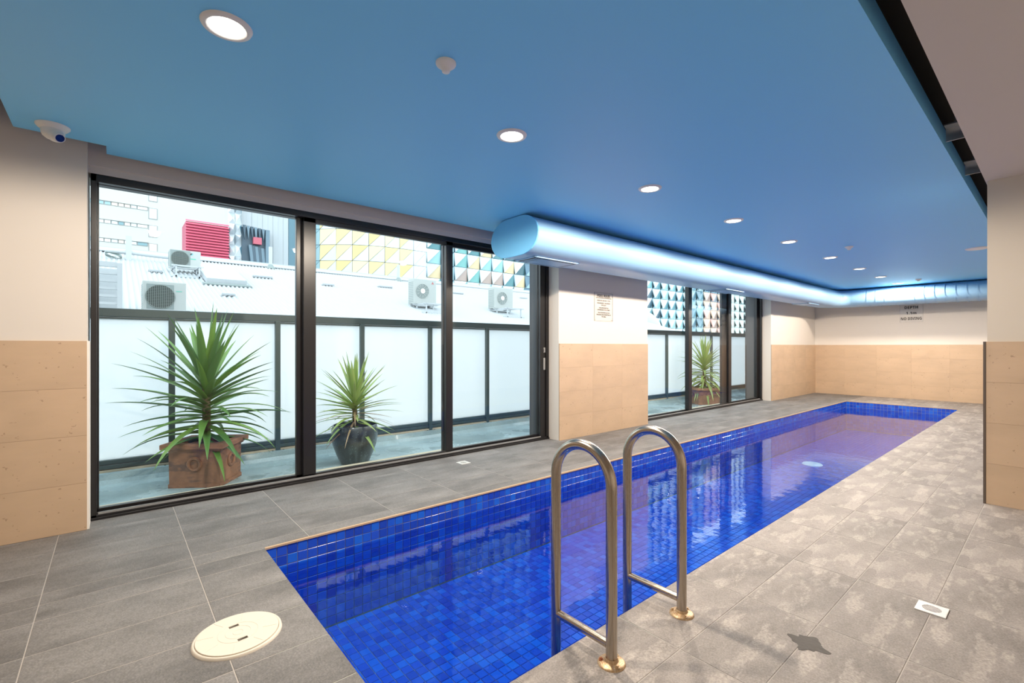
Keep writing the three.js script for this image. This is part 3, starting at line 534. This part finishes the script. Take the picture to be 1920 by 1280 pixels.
function ac(label, x, y, zl, w, h, o) {   // front faces +x; zl: end towards +z
  const a = thing('air_conditioner', label, 'air conditioner', [x, y, zl - w / 2]);
  mesh('casing', rbox(-.32, 0, 0, h, -w / 2, w / 2, .015), M.acBody, a);
  if (o.square) { mesh('fan_panel', [rbox(-.004, .006, h * o.sq[0], h * o.sq[1], w / 2 - w * o.sq[3], w / 2 - w * o.sq[2], .003)], o.darkPanel ? M.acGrey : M.acBody, a); }
  fanGrille(a, h * o.cy, w / 2 - w * o.cz, h * o.r, 7, o.style);
  mesh('side_louvres', Array.from({ length: 12 }, (_, k) => box(-.30, -.02, h * (.08 + k * .07), h * (.08 + k * .07) + .012, w / 2 - .002, w / 2 + .004)), M.acGrey, a);
  if (o.mark === 'red') for (let k = 0; k < 3; k++) { const t = Math.PI / 2 + k * 2.094, m = mesh('emblem', new THREE.CircleGeometry(.022, 4).scale(.6, 1, 1), S({ color: rgb(.55, .04, .05) }), a); m.position.set(.004, h * .86 + .021 * Math.sin(t), -w / 2 + w * .17 - .021 * Math.cos(t)); m.rotation.set(0, Math.PI / 2, 0); m.rotateZ(t - Math.PI / 2); }
  if (o.mark === 'cyan') { const s = new THREE.Shape([[0, 0], [.05, .05], [.0, .05]].map(p => new THREE.Vector2(...p))), s2 = new THREE.Shape([[.012, 0], [.03, 0], [.065, .05], [.055, .05]].map(p => new THREE.Vector2(...p))); const at = m => { m.position.set(.004, h * .74, -w / 2 + w * .34); m.rotation.y = Math.PI / 2; }; at(mesh('emblem', new THREE.ShapeGeometry(s), M.ink, a)); at(mesh('emblem', new THREE.ShapeGeometry(s2), S({ color: rgb(.05, .55, .62) }), a)); mesh('badge', box(.002, .005, h * .52, h * .555, -w / 2 + w * .16, -w / 2 + w * .34), S({ color: rgb(.03, .55, .35) }), a); }
  if (o.mark === 'green') mesh('badge', box(.002, .005, h * .68, h * .70, -w / 2 + w * .10, -w / 2 + w * .24), S({ color: rgb(.12, .5, .38) }), a);
  const drop = (dx) => y - roofY(x + dx), f = [];
  for (const z of [-w * .36, w * .36]) { f.push(box(-.36, .55, -.035, -.008, z - .018, z + .018)); f.push(box(.50, .53, -drop(.52), -.03, z - .016, z + .016)); f.push(box(-.02, .01, -drop(0), -.03, z - .016, z + .016)); }
  f.push(box(.50, .535, -.045, -.01, -w * .5, w * .5), box(-.01, .02, -.03, -.006, -w * .55, w * .55), box(.49, .53, -drop(.5) - .01, -drop(.5) + .03, -w * .55, w * .55));
  mesh('stand', f, M.sheet, a);
}
ac('white air conditioner with dark grid fan and blue green badge near the roof ridge', -14.2, 3.14, -.70 * 14.2 / 9.5 , .645, .435, { cy: .50, cz: .33, r: .43, style: 'grid', square: true, sq: [.02, .98, .02, .66], darkPanel: true, mark: 'cyan' });
ac('large white air conditioner with square framed grid fan just behind the balustrade rail', -9.9, 1.78, -.351 * 9.9 / 9.5 , .60, .50, { cy: .48, cz: .40, r: .40, style: 'grid', square: true, sq: [.06, .90, .09, .71], darkPanel: true, mark: 'green' });
ac('white air conditioner with round spoked fan and red mark beside the yellow panelled facade', -11.6, 2.36, -6.31, .72, .70, { cy: .52, cz: .38, r: .28, style: 'spoke', mark: 'red' });
ac('white air conditioner with round spoked fan and grey mark below the glass panelled facade', -11.6, 2.38, -9.14, .77, .67, { cy: .50, cz: .42, r: .29, style: 'spoke', mark: 'none' });
{
  const slope = -Math.atan(.2976), o = thing('roof_skylight', 'white framed double roof skylight on the corrugated roof', 'skylight', [-14.05, roofY(-14.05) + .10, -2.09]); o.rotation.z = slope;
  mesh('frame', [box(-1.05, 1.05, -.08, .04, -.42, .42)], M.sheet, o);
  for (const s of [-1, 1]) mesh('pane', rbox(-1.0, 1.0, .035, .06, s * .205 - .185, s * .205 + .185, .008), M.white, o);
  const fl = mesh('flashing', [box(1.05, 1.22, -.09, -.06, -.5, .5)], M.acGrey, o);
}
for (const [x, z, w] of [[-14.5, -3.17, .5], [-11.75, -1.9, .26], [-14.0, -.76, .28], [-14.1, -4.84, .34], [-14.65, -6.9, .5], [-14.65, -9.78, .5], [-14.9, -13.3, .42]]) {
  const o = thing('roof_bracket', 'small white angle bracket fixed across the roof corrugations', 'roof bracket', [x, roofY(x) + .02, z], 0, 'angle brackets on the corrugated roof'); o.rotation.z = -Math.atan(.2976);
  mesh('flange', box(-.10, .04, .0, .012, -w / 2, w / 2), M.sheet, o); mesh('upstand', box(.028, .04, 0, .05, -w / 2, w / 2), M.sheet, o);
}
for (const [z, t] of [[-3.86, 4.40], [-8.35, 4.32]]) {
  const o = thing('vent_pipe', 'slim white vent pipe with conical flashing at the roof ridge', 'vent pipe', [-16.55, roofY(-16.55) - .02, z], 0, 'vent pipes on the corrugated roof');
  mesh('pipe', cyl(.055, .055, t - roofY(-16.55), 0, 0, 0, 16), M.sheet, o); mesh('flashing', cyl(.14, .058, .14, 0, 0, 0, 16), M.acGrey, o);
}
{
  const o = thing('service_pipe', 'white service pipe with upright post running under the roof ridge', 'pipe', [-15.6, roofY(-15.6), -.30]);
  mesh('post', box(-.06, .06, -.15, .60, -.06, .06), M.sheet, o); mesh('pipe', tube([V(0, .17, .45), V(0, .185, .0), V(0, .17, -.4), V(0, .16, -.9)], .05, 20, 10), M.sheet, o);
  const c = []; for (let k = 0; k < 90; k++) { const a = k * .42; c.push(V(-.01 + .02 * Math.sin(k * 1.7), .05 + .07 * Math.sin(a), .30 + .16 * Math.cos(a * .97))); }
  single('cable_coil', 'tangled grey cable coil hanging beside the white roof pipe', 'cable', tube(c, .008, 240, 5).translate(-15.5, roofY(-15.5) + .04, -.30), M.acGrey);
  const s = thing('slat_screen', 'white slatted screen with corner post beside the corrugated roof', 'screen', [-9.0, roofY(-9.0) - .03, -.07]);
  mesh('post', box(-.04, .04, 0, .98, -.03, .03), M.sheet, s); mesh('top_rail', box(-.03, .03, .92, .99, .03, 1.6), M.sheet, s);
  for (let k = 0; k < 8; k++) mesh('slat', box(-.03, .03, .04 + k * .11, .075 + k * .11, .03, 1.6).rotateX(0), M.sheet, s);
  mesh('backing', box(-.5, -.47, 0, .95, 0, 1.6), M.sheet, s);
  const d = thing('roof_cowl', 'large white rounded ventilation cowl behind the far window', 'ventilation cowl', [-12.2, -2, -17.75]);
  mesh('bend', new THREE.TorusGeometry(.62, .42, 20, 24, Math.PI).translate(0, 3.75, 0).rotateY(.3), M.sheet, d); mesh('stack', [cyl(.42, .42, 3.75, -.6, 0, .18, 24), cyl(.42, .42, 3.75, .6, 0, -.18, 24)], M.sheet, d);
}

// ---------------------------------------------------------------- far buildings
{
  const o = thing('office_building', 'pale concrete office tower with long strip windows', 'building', [-100, 0, 0]);
  mesh('wall', box(-12, 0, -6, 95, -17.5, 26), M.concrete, o);  // upper part out of view, raised to darken the pool reflection
  const kinds = [S({ color: rgb(.30, .45, .47), roughness: .1 }), S({ color: rgb(.62, .70, .72), roughness: .15 }), S({ color: rgb(.75, .62, .52), roughness: .2 }), S({ color: rgb(.85, .86, .84), roughness: .2 }), S({ color: rgb(.20, .33, .36), roughness: .1 })];  // palest pane has a lit window put into its colour
  const frame = S({ color: rgb(.30, .30, .29), roughness: .6 });
  const rows = [[24.6, [0, 0, 2, 2, 2, 1, 3]], [21.6, [3, 3, 1, 4, 3, 1, 3]], [18.6, [3, 3, 1, 2, 3, 1, 4]], [27.6, [1, 1, 3, 1, 0, 1, 3]], [30.6, [0, 1, 1, 3, 1, 0, 1]]], cuts = [2.5, 1.15, .3, -.58, -1.35, -2.15, -3.0, -4.42];
  for (const [y, ks] of rows) {
    mesh('hood', box(0, .25, y + .02, y + .16, -4.5, 20), M.concrete, o);
    for (let i = 0; i < 7; i++) { const w = mesh('window', box(-.02, .06, y - .58, y, cuts[i + 1] + .02, cuts[i] - .02), frame, o); mesh('pane', box(.06, .10, y - .52, y - .06, cuts[i + 1] + .08, cuts[i] - .08), kinds[ks[i]], w); }
    for (let i = 0; i < 8; i++) { const z = 3.8 + i * 1.6, w = mesh('window', box(-.02, .06, y - .58, y, z - 1.3, z + .25), frame, o); mesh('pane', box(.06, .10, y - .52, y - .06, z - 1.24, z + .19), kinds[i % 4], w); }
  }
  for (const [t, b, k] of [[27.7, 25.7, 3], [24.57, 22.7, 1], [21.66, 19.64, 3], [18.6, 16.4, 2], [30.7, 28.7, 1]]) { const w = mesh('window', box(-.02, .06, b, t, -5.72, -4.5), frame, o); mesh('pane', box(.06, .10, b + .1, t - .1, -5.62, -4.6), kinds[k], w); }
}
{
  const o = thing('louvre_tower', 'rooftop enclosure clad in red horizontal louvres', 'louvre enclosure', [-31, 0, 0]);
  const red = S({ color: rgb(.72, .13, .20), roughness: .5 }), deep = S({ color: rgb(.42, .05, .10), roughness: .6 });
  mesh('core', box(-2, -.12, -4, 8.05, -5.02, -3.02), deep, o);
  for (let k = 0; k < 22; k++) { const m = mesh('louvre', box(-.06, .06, -.012, .012, -1.03, 1.03), red, o); m.position.set(-.04, 8.10 - k * .157, -4.03); m.rotation.z = -.75; }
  const s = thing('faceted_column', 'silver column of folded triangular metal panels beside the red louvres', 'facade column', [-31, 0, 0]);
  mesh('core', box(-1.5, -.3, -4, 10.5, -5.72, -5.06), M.sheet, s);
  const sil = [S({ color: rgb(.62, .66, .68), roughness: .35, metalness: .3 }), S({ color: rgb(.80, .82, .82), roughness: .35 }), S({ color: rgb(.48, .53, .56), roughness: .3, metalness: .3 }), S({ color: rgb(.14, .34, .44), roughness: .1 })];
  for (let r = 0; r < 9; r++) { const y = 4.6 + r * .62; for (let c = 0; c < 2; c++) { const z0 = -5.05 - c * .34, z1 = z0 - .34, zm = (z0 + z1) / 2, tri = (a, b, d, m) => { const g = new THREE.BufferGeometry(); g.setAttribute('position', new THREE.Float32BufferAttribute([...a, ...b, ...d], 3)); g.setIndex([0, 1, 2]); g.computeVertexNormals(); mesh('facet', g, m, s); }; const ap = [.16, y + .3 + (c ? .1 : -.1), zm], q = [[-.25, y, z0], [-.25, y, z1], [-.25, y + .62, z1], [-.25, y + .62, z0]]; for (let k = 0; k < 4; k++) tri(q[k], q[(k + 1) % 4], ap, c && k === 1 && r % 2 ? sil[3] : sil[(r + k + c) % 3]); } }
  const w = thing('panelled_wall', 'pale ribbed metal wall with a dark glazed slot', 'building', [-31.6, 0, 0]);
  for (let k = 0; k < 9; k++) mesh('panel', box(-.5, k % 2 ? .02 : .04, -4, 28, -5.75 - k * .292 - .286, -5.75 - k * .292), M.sheet, w);  // runs up out of view to darken the pool reflection
  mesh('glazed_slot', box(-.4, .0, -4, 28, -9.3, -8.40), S({ color: rgb(.10, .20, .25), roughness: .1 }), w);
  const d = thing('folded_canopy', 'dark folded metal window box with red panel jutting from the pale wall', 'window box', [-31, 0, 0]);
  const dk = S({ color: rgb(.055, .09, .12), roughness: .35 }), dk2 = S({ color: rgb(.14, .21, .26), roughness: .3 });
  mesh('recess', box(-.5, -.2, 5.0, 8.2, -7.15, -5.72), dk, d);
  for (let k = 0; k < 6; k++) { const z = -5.75 - k * .2, g = new THREE.ExtrudeGeometry(new THREE.Shape([[0, 0], [.16, 0], [.10, -.85 + .08 * (k % 3)]].map(p => new THREE.Vector2(...p))), { depth: .12, bevelEnabled: false }); g.rotateY(Math.PI / 2); const m = mesh('upper_fin', g, k % 2 ? dk2 : dk, d); m.position.set(-.1, 8.28 - k * .02, z); }
  for (let k = 0; k < 6; k++) { const z = -6.05 - k * .16, g = new THREE.ExtrudeGeometry(new THREE.Shape([[0, 0], [.17, 0], [.30, -1.5], [.16, -1.5]].map(p => new THREE.Vector2(...p))), { depth: .14, bevelEnabled: false }); g.rotateY(Math.PI / 2); const m = mesh('lower_fin', g, k % 2 ? dk : dk2, d); m.position.set(-.1, 7.15 - k * .03, z); }
  mesh('corner_plate', box(-.2, .10, 5.0, 8.15, -7.16, -6.95), dk2, d);
  mesh('red_panel', box(-.15, .14, 7.22, 7.62, -6.72, -6.28), S({ color: rgb(.50, .10, .14), roughness: .4 }), d);
}
// faceted facade: square bays each split along the diagonal into two triangular panels
function facade(name, label, at, cols, rows, y0, s, colour, seen, relief) {
  const o = thing(name, label, 'facade'), extra = { pos: [], nor: [], col: [] }, mats = {};
  const mat = c => mats[c.join()] ??= S({ color: rgb(...c), roughness: c[3] ?? .45 });
  const back = []; for (let i = 0; i < cols; i++) { const a = at(i), b = at(i + 1); const nx = -(b[1] - a[1]), nz = b[0] - a[0], l = Math.hypot(nx, nz), sg = nx > 0 ? 1 : -1, ox = -sg * nx / l, oz = -sg * nz / l; back.push([a[0] + ox * .14, a[1] + oz * .14, b[0] + ox * .14, b[1] + oz * .14]); }
  const bp = [], y1 = y0 + rows * s; for (const [ax, az, bx, bz] of back) bp.push(ax, y0 - 4, az, bx, y0 - 4, bz, bx, y1, bz, ax, y0 - 4, az, bx, y1, bz, ax, y1, az);
  const bg = new THREE.BufferGeometry(); bg.setAttribute('position', new THREE.Float32BufferAttribute(bp, 3)); bg.computeVertexNormals(); mesh('backing_wall', bg, S({ color: rgb(.16, .23, .25), roughness: .6, side: THREE.DoubleSide }), o);
  const tri = (pts, c, one) => {
    const ctr = V(0, 0, 0); pts.forEach(p => ctr.addScaledVector(p, 1 / 3)); const q = pts.map(p => p.clone().lerp(ctr, .035)), n = q[1].clone().sub(q[0]).cross(q[2].clone().sub(q[0])).normalize(); if (n.x < 0) { n.negate(); [q[1], q[2]] = [q[2], q[1]]; }
    const b = q.map(p => p.clone().addScaledVector(n, -.10)), f = [q[0], q[1], q[2]]; for (let k = 0; k < 3; k++) { const j = (k + 1) % 3; f.push(q[k], b[k], b[j], q[k], b[j], q[j]); }
    const g = new THREE.BufferGeometry(); g.setAttribute('position', new THREE.Float32BufferAttribute(f.flatMap(p => p.toArray()), 3)); g.computeVertexNormals();
    if (one) mesh('panel', g, mat(c), o); else { extra.pos.push(...g.attributes.position.array); extra.nor.push(...g.attributes.normal.array); for (let k = 0; k < 21; k++) extra.col.push(c[0], c[1], c[2]); }
  };
  let count = 0;
  for (let r = 0; r < rows; r++) for (let i = 0; i < cols; i++) {
    const a = at(i), b = at(i + 1), ya = y0 + r * s, yb = ya + s, [cu, cl] = colour(i, r), one = seen(i, r) && count < 298; if (one) count += 2;
    const nx = -(b[1] - a[1]), nz = b[0] - a[0], l = Math.hypot(nx, nz), sg = nx > 0 ? 1 : -1, ux = sg * nx / l * relief, uz = sg * nz / l * relief;
    tri([V(a[0], yb, a[1]), V(b[0], yb, b[1]), V(a[0] + ux, ya, a[1] + uz)], cu, one);
    tri([V(b[0], yb, b[1]), V(b[0], ya, b[1]), V(a[0] + ux * .2, ya, a[1] + uz * .2)], cl, one);
  }
  if (extra.pos.length) { const g = new THREE.BufferGeometry(); g.setAttribute('position', new THREE.Float32BufferAttribute(extra.pos, 3)); g.setAttribute('normal', new THREE.Float32BufferAttribute(extra.nor, 3)); g.setAttribute('color', new THREE.Float32BufferAttribute(extra.col, 3)); const m = mesh('further_panels', g, S({ vertexColors: true, roughness: .4 }), o); m.userData = { kind: 'stuff' }; }
}
seed = 91;
{
  const A = [[-31.9, -8.6], [-31.2, -9.3], [-30.45, -9.95], [-29.7, -10.7], [-29.1, -11.5], [-28.65, -12.4], [-28.35, -13.35], [-28.2, -14.3], [-28.15, -15.3], [-28.15, -16.3]];
  const gy = [.60, .68, .70, .4], gold = [[.66, .50, .22], [.72, .58, .30], [.70, .54, .26], [.74, .62, .36]], teal = [.20, .34, .38, .2];
  facade('gold_facade', 'curved facade of gold and pale grey triangular panels', i => A[i], 9, 26, 2.6, 1.0, (i, r) => r > 9 ? [[.13, .24, .28], [.08, .16, .19]] : [i < 2 ? teal : i > 7 ? [.66, .72, .73] : gold[(i * 3 + r) % 4], i < 2 ? [.28, .42, .45] : [[.58, .68, .70], [.66, .74, .76], [.60, .68, .71]][(i + r) % 3]], (i, r) => r >= 2 && r <= 7, .05);  // top rows out of view, coloured dark to deepen the reflection in the water
  const B = i => [-28.2, -16.3 - i * 1.13], pale = [[.66, .75, .77], [.55, .66, .75], [.72, .78, .76], [.50, .62, .74]], gl = [[.08, .22, .24, .1], [.05, .12, .14, .1], [.26, .46, .47, .1], [.62, .48, .28, .3], [.16, .38, .36, .1], [.40, .30, .26, .3]];  // warm glass tones have the glow of lit interiors put into the colour
  facade('glass_facade', 'long facade of pale panels and dark green glass triangles', B, 14, 26, 2.9, 1.0, (i, r) => r > 9 ? [[.15, .26, .30], [.07, .15, .18]] : i === 1 || i === 8 ? [[.10, .18, .24, .15], [.32, .48, .52, .15]] : [pale[(i * 2 + r + Math.floor(i / 3)) % 4], gl[Math.floor(rnd() * 6)]], (i, r) => i < 10 && r >= 2 && r <= 8, .22);  // unseen top rows coloured dark for the pool reflection
  const Cc = i => [-27.2, -33 - i * 1.5], blu = [[.58, .70, .80], [.66, .76, .82], [.50, .66, .76], [.74, .78, .76]], gr = [[.10, .24, .27, .1], [.30, .48, .50, .15], [.05, .10, .13, .1], [.20, .40, .42, .1]];
  facade('blue_facade', 'facade of pale blue folded panels and teal glass behind the far window', Cc, 11, 26, 1.1, 1.0, (i, r) => i < 5 ? (r > 4 ? [[.70, .72, .66], [.20, .32, .32, .1]] : [[.12, .25, .29, .1], [.24, .40, .43, .15]]) : [blu[(i + r * 3) % 4], gr[Math.floor(rnd() * 4)]], (i, r) => i >= 4 && r <= 8, .4);
  const Dd = i => [-27.4, -49.5 - i * 1.7], org = [[.72, .50, .36], [.75, .56, .42], [.70, .40, .34]], dg = [[.10, .20, .25, .1], [.16, .30, .36, .1], [.30, .42, .44, .15]];
  facade('coral_facade', 'facade of dark glass and coral orange folded panels behind the far window', Dd, 6, 18, 1.3, 1.05, (i, r) => i < 2 ? [dg[(i + r) % 3], dg[(i + r + 1) % 3]] : r === 6 ? [dg[0], dg[1]] : [org[(i + r) % 3], [[.34, .24, .20, .2], [.62, .44, .34], [.25, .28, .32, .1]][Math.floor(rnd() * 3)]], (i, r) => r <= 9, .4);
  const Ee = i => [-27.5, -59.7 - i * 1.45], mint = [[.62, .72, .68], [.68, .76, .71], [.64, .70, .66]];
  facade('mint_facade', 'facade of pale mint folded panels at the far end of the street', Ee, 5, 18, 1.5, 1.05, (i, r) => [mint[(i + r) % 3], i > 1 ? [.08, .14, .15, .15] : [.56, .66, .63]], (i, r) => r <= 9, .5);
}
{
  const g = structure('ground', 'grey street level far below the terrace', 'ground');
  mesh('street', box(-130, 8, -6.4, -6.0, -120, 60), S({ color: rgb(.30, .31, .32), roughness: .9 }), g);
}
renderer.render(scene, camera);
